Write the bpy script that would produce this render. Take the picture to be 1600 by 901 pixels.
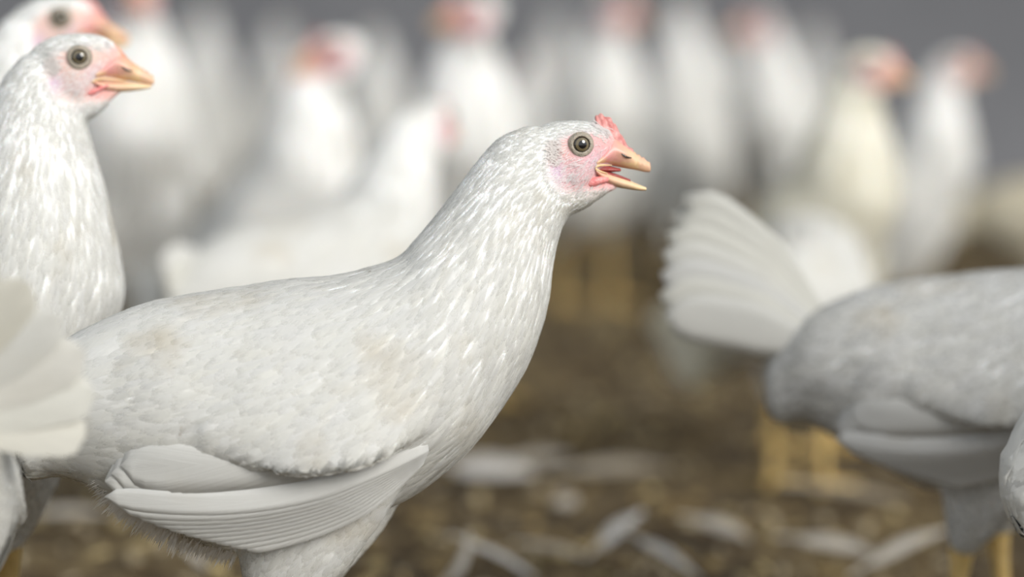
import bpy, bmesh, math, random
import numpy as np
from mathutils import Vector, Matrix, noise
from mathutils.bvhtree import BVHTree
for _o in list(bpy.data.objects): bpy.data.objects.remove(_o)
S = bpy.context.scene
COL = S.collection
PI = math.pi
R = math.radians
# ------------------------------------------------------------------ camera
FPX = 4444.4
CAM = Vector((0, -1.389, 0.36)); PITCH = math.atan(400.5 / FPX)
cd = bpy.data.cameras.new('camera'); cam = bpy.data.objects.new('camera', cd); COL.objects.link(cam)
cd.lens = 100; cd.sensor_width = 36; cd.clip_start = 0.05; cd.clip_end = 100
cam.location = CAM; cam.rotation_euler = (PI / 2 - PITCH, 0, 0)
cd.dof.use_dof = True; cd.dof.focus_distance = 1.362; cd.dof.aperture_fstop = 2.75
S.camera = cam
# ------------------------------------------------------------------ light
w = bpy.data.worlds.new('world'); S.world = w; w.use_nodes = True
nt = w.node_tree; nt.nodes.clear()
wo = nt.nodes.new('ShaderNodeOutputWorld'); wb = nt.nodes.new('ShaderNodeBackground')
tc = nt.nodes.new('ShaderNodeTexCoord'); sp = nt.nodes.new('ShaderNodeSeparateXYZ'); wr = nt.nodes.new('ShaderNodeValToRGB')
mp = nt.nodes.new('ShaderNodeMapRange'); mp.inputs['From Min'].default_value = -1
nt.links.new(tc.outputs['Generated'], sp.inputs[0]); nt.links.new(sp.outputs['Z'], mp.inputs['Value'])
nt.links.new(mp.outputs[0], wr.inputs[0]); nt.links.new(wr.outputs[0], wb.inputs[0]); nt.links.new(wb.outputs[0], wo.inputs[0])
e = wr.color_ramp.elements
e[0].position = 0.40; e[0].color = (0.45, 0.41, 0.35, 1); e[1].position = 0.53; e[1].color = (0.90, 0.95, 1.0, 1)
wb.inputs[1].default_value = 0.86
sd = bpy.data.lights.new('daylight', 'SUN'); sun = bpy.data.objects.new('daylight', sd); COL.objects.link(sun)
sd.energy = 3.15; sd.angle = R(28); sd.color = (1.0, 0.965, 0.90)
sun.rotation_euler = (R(62), 0, R(40))      # low daylight through the open side, from the right behind the camera
S.view_settings.view_transform = 'Standard'; S.view_settings.look = 'None'
S.view_settings.exposure = 0.0; S.view_settings.gamma = 1; S.view_settings.use_curve_mapping = False
S.cycles.transparent_max_bounces = 24
S.cycles.max_bounces = 8

# ------------------------------------------------------------------ helpers
def mat(name, rough=0.7):
    m = bpy.data.materials.new(name); m.use_nodes = True
    b = m.node_tree.nodes['Principled BSDF']; b.inputs['Roughness'].default_value = rough
    return m, m.node_tree, b
def N(t, kind, **kw):
    n = t.nodes.new(kind)
    for k, v in kw.items():
        if hasattr(n, k): setattr(n, k, v)
        else: n.inputs[k].default_value = v
    return n
def L(t, a, b): t.links.new(a, b)
def ramp(t, src, stops):
    r = t.nodes.new('ShaderNodeValToRGB'); el = r.color_ramp.elements
    while len(el) < len(stops): el.new(0.5)
    for q, (p, c) in zip(el, stops):
        q.position = p; q.color = (c[0], c[1], c[2], 1)
    L(t, src, r.inputs[0]); return r.outputs[0]
def mixc(t, fac, a, b, mode='MIX'):
    m = t.nodes.new('ShaderNodeMix'); m.data_type = 'RGBA'; m.blend_type = mode
    for i, v in ((0, fac), (6, a), (7, b)):
        if hasattr(v, 'links'): L(t, v, m.inputs[i])
        elif i == 0: m.inputs[0].default_value = v
        else: m.inputs[i].default_value = (v[0], v[1], v[2], 1)
    return m.outputs[2]
def bump(t, b, src, strength, dist):
    n = N(t, 'ShaderNodeBump'); n.inputs['Strength'].default_value = strength; n.inputs['Distance'].default_value = dist
    L(t, src, n.inputs['Height']); L(t, n.outputs[0], b.inputs['Normal']); return n

def feather_mat(name, soft, dirt=1.0):
    m, t, b = mat(name, 0.75)
    at = N(t, 'ShaderNodeAttribute'); at.attribute_name = 'tint'
    uv = N(t, 'ShaderNodeUVMap'); sx = N(t, 'ShaderNodeSeparateXYZ'); L(t, uv.outputs[0], sx.inputs[0])
    # |u-0.5|
    su = N(t, 'ShaderNodeMath', operation='SUBTRACT'); L(t, sx.outputs['X'], su.inputs[0]); su.inputs[1].default_value = 0.5
    ab = N(t, 'ShaderNodeMath', operation='ABSOLUTE'); L(t, su.outputs[0], ab.inputs[0])
    # barbs: slanting fine lines v*k - |u|*j
    ml = N(t, 'ShaderNodeMath', operation='MULTIPLY_ADD'); L(t, ab.outputs[0], ml.inputs[0]); ml.inputs[1].default_value = -0.9; L(t, sx.outputs['Y'], ml.inputs[2])
    oi = N(t, 'ShaderNodeTexCoord')
    cb = N(t, 'ShaderNodeCombineXYZ'); L(t, ml.outputs[0], cb.inputs[0]); L(t, ab.outputs[0], cb.inputs[1])
    vm = N(t, 'ShaderNodeVectorMath', operation='MULTIPLY'); L(t, cb.outputs[0], vm.inputs[0]); vm.inputs[1].default_value = (34, 1.2, 1)
    va = N(t, 'ShaderNodeVectorMath', operation='ADD'); L(t, vm.outputs[0], va.inputs[0])
    vs = N(t, 'ShaderNodeVectorMath', operation='SCALE'); L(t, oi.outputs['Object'], vs.inputs[0]); vs.inputs['Scale'].default_value = 20
    L(t, vs.outputs[0], va.inputs[1])
    nz = N(t, 'ShaderNodeTexNoise'); nz.inputs['Scale'].default_value = 1.0; nz.inputs['Detail'].default_value = 2; L(t, va.outputs[0], nz.inputs['Vector'])
    big = N(t, 'ShaderNodeTexNoise'); big.inputs['Scale'].default_value = 26; big.inputs['Detail'].default_value = 5; L(t, oi.outputs['Object'], big.inputs['Vector'])
    dm = ramp(t, big.outputs[0], [(0.55, (0, 0, 0)), (0.80, (0.55 * dirt,) * 3)])
    barb = ramp(t, nz.outputs[0], [(0.3, (0.95, 0.95, 0.95)), (0.6, (1, 1, 1))])
    c = mixc(t, 1.0, at.outputs['Color'], barb, 'MULTIPLY')
    c = mixc(t, dm, c, (0.70, 0.64, 0.52))
    spot = N(t, 'ShaderNodeTexNoise'); spot.inputs['Scale'].default_value = 75; spot.inputs['Detail'].default_value = 3; L(t, oi.outputs['Object'], spot.inputs['Vector'])
    sm = ramp(t, spot.outputs[0], [(0.735, (0, 0, 0)), (0.80, (0.7 * dirt,) * 3)])
    c = mixc(t, sm, c, (0.36, 0.28, 0.18))
    L(t, c, b.inputs['Base Color'])
    b.inputs['Specular IOR Level'].default_value = 0.15
    bump(t, b, nz.outputs[0], 0.35, 0.0006)
    tr = N(t, 'ShaderNodeBsdfTranslucent'); L(t, c, tr.inputs[0])
    mx = N(t, 'ShaderNodeMixShader'); mx.inputs[0].default_value = 0.50
    L(t, b.outputs[0], mx.inputs[1]); L(t, tr.outputs[0], mx.inputs[2])
    out = t.nodes['Material Output']
    if soft:
        # frayed margins: opacity falls towards the edge and tip, broken up by the barbs
        ed = N(t, 'ShaderNodeMath', operation='MULTIPLY'); L(t, ab.outputs[0], ed.inputs[0]); ed.inputs[1].default_value = 2.0
        pw = N(t, 'ShaderNodeMath', operation='POWER'); L(t, ed.outputs[0], pw.inputs[0]); pw.inputs[1].default_value = 3.0
        pv = N(t, 'ShaderNodeMath', operation='POWER'); L(t, sx.outputs['Y'], pv.inputs[0]); pv.inputs[1].default_value = 5.0
        mxx = N(t, 'ShaderNodeMath', operation='MAXIMUM'); L(t, pw.outputs[0], mxx.inputs[0]); L(t, pv.outputs[0], mxx.inputs[1])
        ad = N(t, 'ShaderNodeMath', operation='MULTIPLY_ADD'); L(t, nz.outputs[0], ad.inputs[0]); ad.inputs[1].default_value = 1.0; L(t, mxx.outputs[0], ad.inputs[2])
        mr = N(t, 'ShaderNodeMapRange'); L(t, ad.outputs[0], mr.inputs['Value'])
        mr.inputs['From Min'].default_value = 0.75; mr.inputs['From Max'].default_value = 1.55; mr.inputs['To Min'].default_value = 0.0; mr.inputs['To Max'].default_value = soft
        tp = N(t, 'ShaderNodeBsdfTransparent'); m2 = N(t, 'ShaderNodeMixShader'); L(t, mr.outputs[0], m2.inputs[0])
        L(t, mx.outputs[0], m2.inputs[1]); L(t, tp.outputs[0], m2.inputs[2]); L(t, m2.outputs[0], out.inputs[0])
    else:
        L(t, mx.outputs[0], out.inputs[0])
    return m
M = {}
M['feather'] = feather_mat('white_feather_soft', 0.95)
M['flight'] = feather_mat('white_flight_feather', 0.0, 0.25)
M['plain'] = feather_mat('white_feather', 0.0)
m, t, b = mat('down', 0.9)                       # body surface: white down and pink face skin, colour per vertex
at = N(t, 'ShaderNodeAttribute'); at.attribute_name = 'tint'
tcn = N(t, 'ShaderNodeTexCoord'); nz = N(t, 'ShaderNodeTexNoise'); nz.inputs['Scale'].default_value = 420; nz.inputs['Detail'].default_value = 4
L(t, tcn.outputs['Object'], nz.inputs['Vector'])
v = ramp(t, nz.outputs[0], [(0.3, (0.93, 0.92, 0.93)), (0.7, (1, 1, 1))])
L(t, mixc(t, 1.0, at.outputs['Color'], v, 'MULTIPLY'), b.inputs['Base Color'])
b.inputs['Subsurface Weight'].default_value = 0.25; b.inputs['Subsurface Radius'].default_value = (0.006, 0.003, 0.002); b.inputs['Subsurface Scale'].default_value = 0.6
b.inputs['Specular IOR Level'].default_value = 0.25
vo = N(t, 'ShaderNodeTexVoronoi'); vo.inputs['Scale'].default_value = 900; L(t, tcn.outputs['Object'], vo.inputs['Vector'])
bump(t, b, vo.outputs['Distance'], 0.5, 0.0006); M['down'] = m
def fleshy(name, c1, c2, scale, rough, sss=0.3, bs=0.4, bd=0.0006, cell=True):
    m, t, b = mat(name, rough)
    tcn = N(t, 'ShaderNodeTexCoord'); nz = N(t, 'ShaderNodeTexNoise'); nz.inputs['Scale'].default_value = scale; nz.inputs['Detail'].default_value = 4
    L(t, tcn.outputs['Object'], nz.inputs['Vector'])
    L(t, ramp(t, nz.outputs[0], [(0.3, c1), (0.7, c2)]), b.inputs['Base Color'])
    b.inputs['Subsurface Weight'].default_value = sss; b.inputs['Subsurface Radius'].default_value = (0.005, 0.002, 0.0015); b.inputs['Subsurface Scale'].default_value = 0.5
    if cell:
        vo = N(t, 'ShaderNodeTexVoronoi'); vo.inputs['Scale'].default_value = scale * 3; L(t, tcn.outputs['Object'], vo.inputs['Vector'])
        bump(t, b, vo.outputs['Distance'], bs, bd)
    else: bump(t, b, nz.outputs[0], bs, bd)
    return m
M['comb'] = fleshy('comb_skin', (0.52, 0.16, 0.15), (0.74, 0.37, 0.34), 260, 0.45)
M['comb_orange'] = fleshy('orange_comb_skin', (0.66, 0.26, 0.16), (0.82, 0.42, 0.28), 260, 0.45)
M['wattle'] = fleshy('wattle_skin', (0.72, 0.20, 0.20), (0.85, 0.36, 0.34), 300, 0.4)
M['lid'] = fleshy('eyelid_skin', (0.28, 0.25, 0.20), (0.48, 0.42, 0.34), 500, 0.5, 0.15, 0.8, 0.0004)
M['mouth'] = fleshy('mouth_lining', (0.30, 0.05, 0.05), (0.42, 0.10, 0.09), 200, 0.3)
M['tongue'] = fleshy('tongue_skin', (0.75, 0.50, 0.45), (0.85, 0.62, 0.55), 200, 0.3)
M['claw'] = fleshy('claw_horn', (0.45, 0.34, 0.22), (0.6, 0.48, 0.34), 200, 0.4, 0.05)
M['leg'] = fleshy('yellow_scaled_skin', (0.56, 0.38, 0.12), (0.70, 0.51, 0.21), 180, 0.5, 0.15, 0.8, 0.0012)
m, t, b = mat('beak_horn', 0.38)
at = N(t, 'ShaderNodeAttribute'); at.attribute_name = 'tint'
tcn = N(t, 'ShaderNodeTexCoord'); nz = N(t, 'ShaderNodeTexNoise'); nz.inputs['Scale'].default_value = 160; nz.inputs['Detail'].default_value = 5
L(t, tcn.outputs['Object'], nz.inputs['Vector'])
v = ramp(t, nz.outputs[0], [(0.25, (0.82, 0.80, 0.78)), (0.7, (1, 1, 1))])
L(t, mixc(t, 1.0, at.outputs['Color'], v, 'MULTIPLY'), b.inputs['Base Color'])
b.inputs['Subsurface Weight'].default_value = 0.3; b.inputs['Subsurface Radius'].default_value = (0.004, 0.002, 0.001); b.inputs['Subsurface Scale'].default_value = 0.5
bump(t, b, nz.outputs[0], 0.25, 0.0006); M['beak'] = m
def flat(name, c, rough, coat=0.0):
    m, t, b = mat(name, rough)
    tcn = N(t, 'ShaderNodeTexCoord'); nz = N(t, 'ShaderNodeTexNoise'); nz.inputs['Scale'].default_value = 600
    L(t, tcn.outputs['Object'], nz.inputs['Vector'])
    L(t, ramp(t, nz.outputs[0], [(0.3, tuple(q * 0.75 for q in c)), (0.7, c)]), b.inputs['Base Color'])
    b.inputs['Coat Weight'].default_value = coat; b.inputs['Coat Roughness'].default_value = 0.03
    return m
M['pupil'] = flat('pupil', (0.006, 0.006, 0.008), 0.05, 1.0)
M['iris'] = flat('iris', (0.17, 0.135, 0.075), 0.15, 1.0)
M['irisdark'] = flat('iris_rim', (0.03, 0.024, 0.018), 0.1, 1.0)

def V(a): return Vector(a)
def link(name, me, parent=None, mats=(), smooth=True):
    o = bpy.data.objects.new(name, me); COL.objects.link(o)
    for q in mats: me.materials.append(q)
    if smooth and len(me.polygons): me.polygons.foreach_set('use_smooth', [True] * len(me.polygons))
    if parent: o.parent = parent
    return o
def mesh(name, verts, faces, tint=None, uvs=None, mi=None, nrm=None):
    me = bpy.data.meshes.new(name); me.from_pydata([tuple(v) for v in verts], [], faces)
    if tint is not None:
        a = me.color_attributes.new('tint', 'FLOAT_COLOR', 'POINT')
        if isinstance(tint, tuple): tint = [tint] * len(verts)
        a.data.foreach_set('color', np.array([(c[0], c[1], c[2], 1.0) for c in tint], dtype=np.float32).ravel())
    if uvs is not None:
        u = me.uv_layers.new(name='UVMap'); li = np.zeros(len(me.loops), dtype=np.int32); me.loops.foreach_get('vertex_index', li)
        u.data.foreach_set('uv', np.array(uvs, dtype=np.float32)[li].ravel())
    if mi is not None: me.polygons.foreach_set('material_index', mi)
    me.update()
    if nrm is not None:
        me.polygons.foreach_set('use_smooth', [True] * len(me.polygons)); me.normals_split_custom_set_from_vertices([tuple(q) for q in nrm])
    return me
def catmull(arr, sub):
    """arr: list of numpy vectors -> resampled list"""
    a = [np.array(q, float) for q in arr]; n = len(a); out = []
    for i in range(n - 1):
        p0 = a[max(i - 1, 0)]; p1 = a[i]; p2 = a[i + 1]; p3 = a[min(i + 2, n - 1)]
        for k in range(sub):
            u = k / sub
            out.append(0.5 * ((2 * p1) + (-p0 + p2) * u + (2 * p0 - 5 * p1 + 4 * p2 - p3) * u * u + (-p0 + 3 * p1 - 3 * p2 + p3) * u ** 3))
    out.append(a[-1]); return out
def loft(sections, sub=3, seg=28, ex=2.0, caps=0.5):
    """sections: (cx,cy,cz, ux,uy,uz, sx,sy,sz) centre, up*rh, side*rw.  Closed tube with rounded caps."""
    sec = catmull(sections, sub)
    vs, fs = [], []
    def ring(c, u, s):
        i0 = len(vs)
        for k in range(seg):
            a = 2 * PI * k / seg; ca, sa = math.cos(a), math.sin(a)
            x = math.copysign(abs(ca) ** (2 / ex), ca); y = math.copysign(abs(sa) ** (2 / ex), sa)
            vs.append(Vector(c + u * x + s * y))
        return i0
    rings = []
    d0 = sec[1][:3] - sec[0][:3]; d0 = d0 / (np.linalg.norm(d0) + 1e-9); r0 = np.linalg.norm(sec[0][3:6])
    d1 = sec[-1][:3] - sec[-2][:3]; d1 = d1 / (np.linalg.norm(d1) + 1e-9); r1 = np.linalg.norm(sec[-1][3:6])
    for f, h in ((0.35, 0.94), (0.75, 0.66)): pass
    st = [(math.cos(a), math.sin(a)) for a in (R(80), R(55), R(28))]
    for rr, hh in st: rings.append(ring(sec[0][:3] - d0 * r0 * hh * caps, sec[0][3:6] * rr, sec[0][6:9] * rr))
    for q in sec: rings.append(ring(q[:3], q[3:6], q[6:9]))
    for rr, hh in reversed(st): rings.append(ring(sec[-1][:3] + d1 * r1 * hh * caps, sec[-1][3:6] * rr, sec[-1][6:9] * rr))
    for a, b in zip(rings[:-1], rings[1:]):
        for k in range(seg):
            k2 = (k + 1) % seg; fs.append((a + k, a + k2, b + k2, b + k))
    fs.append(tuple(rings[0] + k for k in reversed(range(seg)))); fs.append(tuple(rings[-1] + k for k in range(seg)))
    return vs, fs
def merge(parts):
    vs, fs = [], []
    for v_, f_ in parts:
        o = len(vs); vs += list(v_); fs += [tuple(i + o for i in f) for f in f_]
    return vs, fs
def remeshed(vs, fs, voxel, smooth):
    me = bpy.data.meshes.new('tmp'); me.from_pydata([tuple(v) for v in vs], [], fs); me.update()
    bm = bmesh.new(); bm.from_mesh(me); bmesh.ops.recalc_face_normals(bm, faces=bm.faces); bm.to_mesh(me); bm.free()
    o = bpy.data.objects.new('tmp', me); COL.objects.link(o)
    md = o.modifiers.new('r', 'REMESH'); md.mode = 'VOXEL'; md.voxel_size = voxel
    sm = o.modifiers.new('s', 'SMOOTH'); sm.factor = 0.5; sm.iterations = smooth
    dg = bpy.context.evaluated_depsgraph_get(); dg.update()
    r = bpy.data.meshes.new_from_object(o.evaluated_get(dg))
    bpy.data.objects.remove(o); bpy.data.meshes.remove(me); return r

# ------------------------------------------------------------------ pixel rays -> points on a chosen vertical plane
FW = Vector((0, math.cos(PITCH), -math.sin(PITCH))); UP = Vector((0, math.sin(PITCH), math.cos(PITCH)))
def ray(px, py): return FW + Vector((1, 0, 0)) * ((px - 800) / FPX) - UP * ((py - 450.5) / FPX)
def at_depth(px, py, Y):
    d = ray(px, py); return CAM + d * ((Y - CAM.y) / d.y)
def on_ground(px, py, z=0.0):
    d = ray(px, py); return CAM + d * ((z - CAM.z) / d.z)
class Frame:
    """a bird's own frame: root on the ground, heading yaw, scale; px() gives local (x,z) in mm on its mid plane"""
    def __init__(s, X, Y, yaw, scale=1.0):
        s.root = Vector((X, Y, 0)); s.yaw = yaw; s.k = scale
        s.h = Vector((math.cos(yaw), math.sin(yaw), 0)); s.n = Vector((-math.sin(yaw), math.cos(yaw), 0))
    def px(s, x, y):
        d = ray(x, y); t_ = (s.root - CAM).dot(s.n) / d.dot(s.n); p = CAM + d * t_ - s.root
        return (p.dot(s.h) * 1000 / s.k, p.z * 1000 / s.k)
HYAW = R(7)
HF = Frame(*[(lambda p: (p.x, p.y))(at_depth(480, 900, -0.016))][0], HYAW)
H = HF.px
# body of the canonical hen, traced on the hero's mid plane: (top, bottom, half width mm)
BODY = [((44, 590), (60, 748), 15), ((100, 533), (112, 746), 27), ((180, 492), (205, 792), 39), ((260, 467), (290, 842), 49),
        ((350, 453), (386, 866), 55), ((450, 438), (500, 830), 58), ((550, 425), (622, 780), 58), ((618, 405), (712, 722), 54)]
NECK_H = [((648, 374), (780, 640), 46), ((674, 345), (830, 560), 38), ((700, 315), (855, 480), 32), ((724, 282), (864, 415), 27),
          ((745, 250), (876, 362), 22.5), ((778, 214), (886, 340), 18.5), ((820, 196), (892, 325), 16)]
def sec_from(top, bot, wd):
    c = ((top[0] + bot[0]) / 2, (top[1] + bot[1]) / 2)
    return [c[0], 0, c[1], (top[0] - bot[0]) / 2, 0, (top[1] - bot[1]) / 2, 0, wd, 0]
BSEC = [sec_from(H(*a), H(*b_), w_) for a, b_, w_ in BODY]
YSEC = catmull(BSEC, 8)
HIP = H(500, 640)
def yaw_side(x, z):
    """half width of the body (mm) at body-frame x,z, flattened towards the belly so folded wings hang"""
    best = None
    xs = [q[0] for q in YSEC]
    x_ = min(max(x, xs[0]), xs[-1])
    for i in range(len(xs) - 1):
        if xs[i] <= x_ <= xs[i + 1]:
            u = (x_ - xs[i]) / (xs[i + 1] - xs[i]); a, b_ = YSEC[i], YSEC[i + 1]
            zc = a[2] * (1 - u) + b_[2] * u; rh = a[5] * (1 - u) + b_[5] * u; rw = a[7] * (1 - u) + b_[7] * u
            break
    tt = min(max((z - zc) / rh, -0.38), 0.95)
    y = rw * math.sqrt(1 - tt * tt)
    if x < xs[0]: y *= 0.9
    return y
def rotp(x, z, phi):
    dx, dz = x - HIP[0], z - HIP[1]; c, s = math.cos(phi), math.sin(phi)
    return (HIP[0] + dx * c - dz * s, HIP[1] + dx * s + dz * c)

FEET = []
WHITE = (0.90, 0.90, 0.885)
def tintv(rng, base=WHITE, amt=0.03, yel=0.0):
    g = rng.uniform(-amt, amt * 0.5); y = yel * rng.random()
    return (base[0] + g, base[1] + g - 0.02 * y, base[2] + g - 0.14 * y)

def blade(path_l, path_w, width, tip_round, tint, off, rows=12, cols=5, phi=0, side=-1, droop=0.0, curve=0.0, camber=1.5, lat=None, rw0=0.35, sink=0.0, edge=0.0):
    """a vaned feather lying on the flank. path_l root (x,z) body frame mm, path_w tip. returns verts, faces, uv"""
    vs, fs, uv = [], [], []
    r_ = Vector((path_l[0], path_l[1])); t_ = Vector((path_w[0], path_w[1])); d = (t_ - r_); ln = d.length; d.normalize(); pn = Vector((-d.y, d.x))
    for i in range(rows + 1):
        v = i / rows; c = r_ + d * ln * v + pn * curve * math.sin(PI * v)
        wv = width * min(1, (rw0 + 1.6 * v)) * (max(0.0, 1 - max(0, (v - tip_round) / (1 - tip_round)) ** 2.2)) ** 0.5
        wv = max(wv, width * 0.03)
        for j in range(cols):
            u = -1 + 2 * j / (cols - 1)
            q = c + pn * wv * u * 0.5
            y = (lat(q.x, q.y) if lat else yaw_side(q.x, q.y)) + off + camber * (1 - u * u) + droop * v - sink * (1 - v) ** 5 - edge * max(0.0, -u) ** 1.5
            x, z = rotp(q.x, q.y, phi)
            vs.append(Vector((x, side * y, z))); uv.append((0.5 + 0.5 * u, v))
    for i in range(rows):
        for j in range(cols - 1):
            a = i * cols + j; fs.append((a, a + 1, a + cols + 1, a + cols))
    return vs, fs, uv
def mm(vs): return [v * 0.001 for v in vs]
def thicken(vs, fs, uv, th, side):
    """give a vane a back face so it has real thickness"""
    n = len(vs); vs2 = vs + [v - Vector((0, side * th, 0)) for v in vs]
    fs2 = fs + [tuple(n + i for i in reversed(f)) for f in fs]
    cnt = {}
    for f in fs:
        for k in range(len(f)):
            a, b_ = f[k], f[(k + 1) % len(f)]
            cnt[(min(a, b_), max(a, b_))] = cnt.get((min(a, b_), max(a, b_)), 0) + 1
    for f in fs:
        for k in range(len(f)):
            a, b_ = f[k], f[(k + 1) % len(f)]
            if cnt[(min(a, b_), max(a, b_))] == 1: fs2.append((b_, a, a + n, b_ + n))
    return vs2, fs2, uv + uv

# ------------------------------------------------------------------ the head, in its own frame: origin mid-head at the eye's height, x forward, mm
SKULL = [(-22, 7, -14, 9), (-15, 10.8, -22, 13), (-6, 12, -27, 15), (1, 12, -26, 15), (7, 11, -18, 12), (12, 9, -12.5, 9), (17, 5.5, -11.5, 6.8), (21, 0, -11.5, 5)]
JAW = [(-10, -16, -35, 12), (-3, -15, -34, 11.5), (4, -15, -30.5, 9.8), (10, -16, -26, 7.8), (15, -18, -23.4, 5.8), (19.5, -19.6, -22, 3.6)]
UB = [(7.0, -7, -11.4, 11.2), (11, -3, -10.8, 9.8), (16, 3.4, -11, 7.6), (21, 0.6, -11.9, 6.3), (25, -2.8, -12.6, 5.2), (28.5, -5.2, -13.2, 4.0), (32, -7.3, -14.0, 2.9), (34.6, -9.6, -14.2, 1.7)]
LB = [(7.0, -11.6, -14.5, 11.0), (10, -12.6, -17.6, 9.4), (15, -14.4, -20.4, 7.0), (20, -16.2, -21.8, 5.2), (25, -18.2, -22.6, 3.9), (29.5, -20.2, -23.2, 2.5), (33, -21.6, -23.2, 1.3)]
def head_sections(lst): return [[x, 0, (a + b_) / 2, 0, 0, (a - b_) / 2, 0, w_, 0] for x, a, b_, w_ in lst]
def face_mask(p):
    """1 on bare facial skin, 0 under plumage; p in head frame mm"""
    x, z = p.x, p.z
    e_ = math.sqrt(((x - 1.5) / 19) ** 2 + ((z + 9.5) / (16.5 if z > -9.5 else 17)) ** 2)
    mk = max(0, min(1, (1.08 - e_) * 5))
    if x > 10: mk = max(mk, min(1, (x - 10 - max(0, z - 2) * 0.9) / 4))
    if z > 5.5 + 0.0 * x and x < 12: mk *= max(0, 1 - (z - 5.5) / 2.5)
    if abs(p.y) < 4 and z > 0 and x < 11: mk = 0
    if z < -20: mk *= max(0, 1 - (-20 - z) / 7)
    return mk
def g2(x, z, cx, cz, rx, rz): return math.exp(-(((x - cx) / rx) ** 2 + ((z - cz) / rz) ** 2))
def face_col(p, warm):
    x, z = p.x, p.z
    c = Vector((0.78, 0.46, 0.46)) if not warm else Vector((0.80, 0.60, 0.52))
    c = c.lerp(Vector((0.80, 0.34, 0.32)), 0.75 * g2(x, z, 9, -19, 9, 5))
    c = c.lerp(Vector((0.80, 0.42, 0.40)), 0.65 * g2(x, z, 16, 3, 7, 9))
    c = c.lerp(Vector((0.66, 0.50, 0.60)), 0.55 * g2(x, z, 7, -8, 7, 5))
    c = c.lerp(Vector((0.55, 0.45, 0.62)), 0.8 * g2(x, z, -13, -13, 4, 6))
    c = c.lerp(Vector((0.82, 0.55, 0.50)), 0.6 * g2(x, z, -10, -2, 4, 8))
    c = c.lerp(Vector((0.72, 0.60, 0.64)), 0.5 * g2(x, z, -2, -15, 8, 5))
    c = c.lerp(Vector((0.84, 0.52, 0.36)), 0.7 * max(0, min(1, (x - 16) / 5)))
    return c

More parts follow.
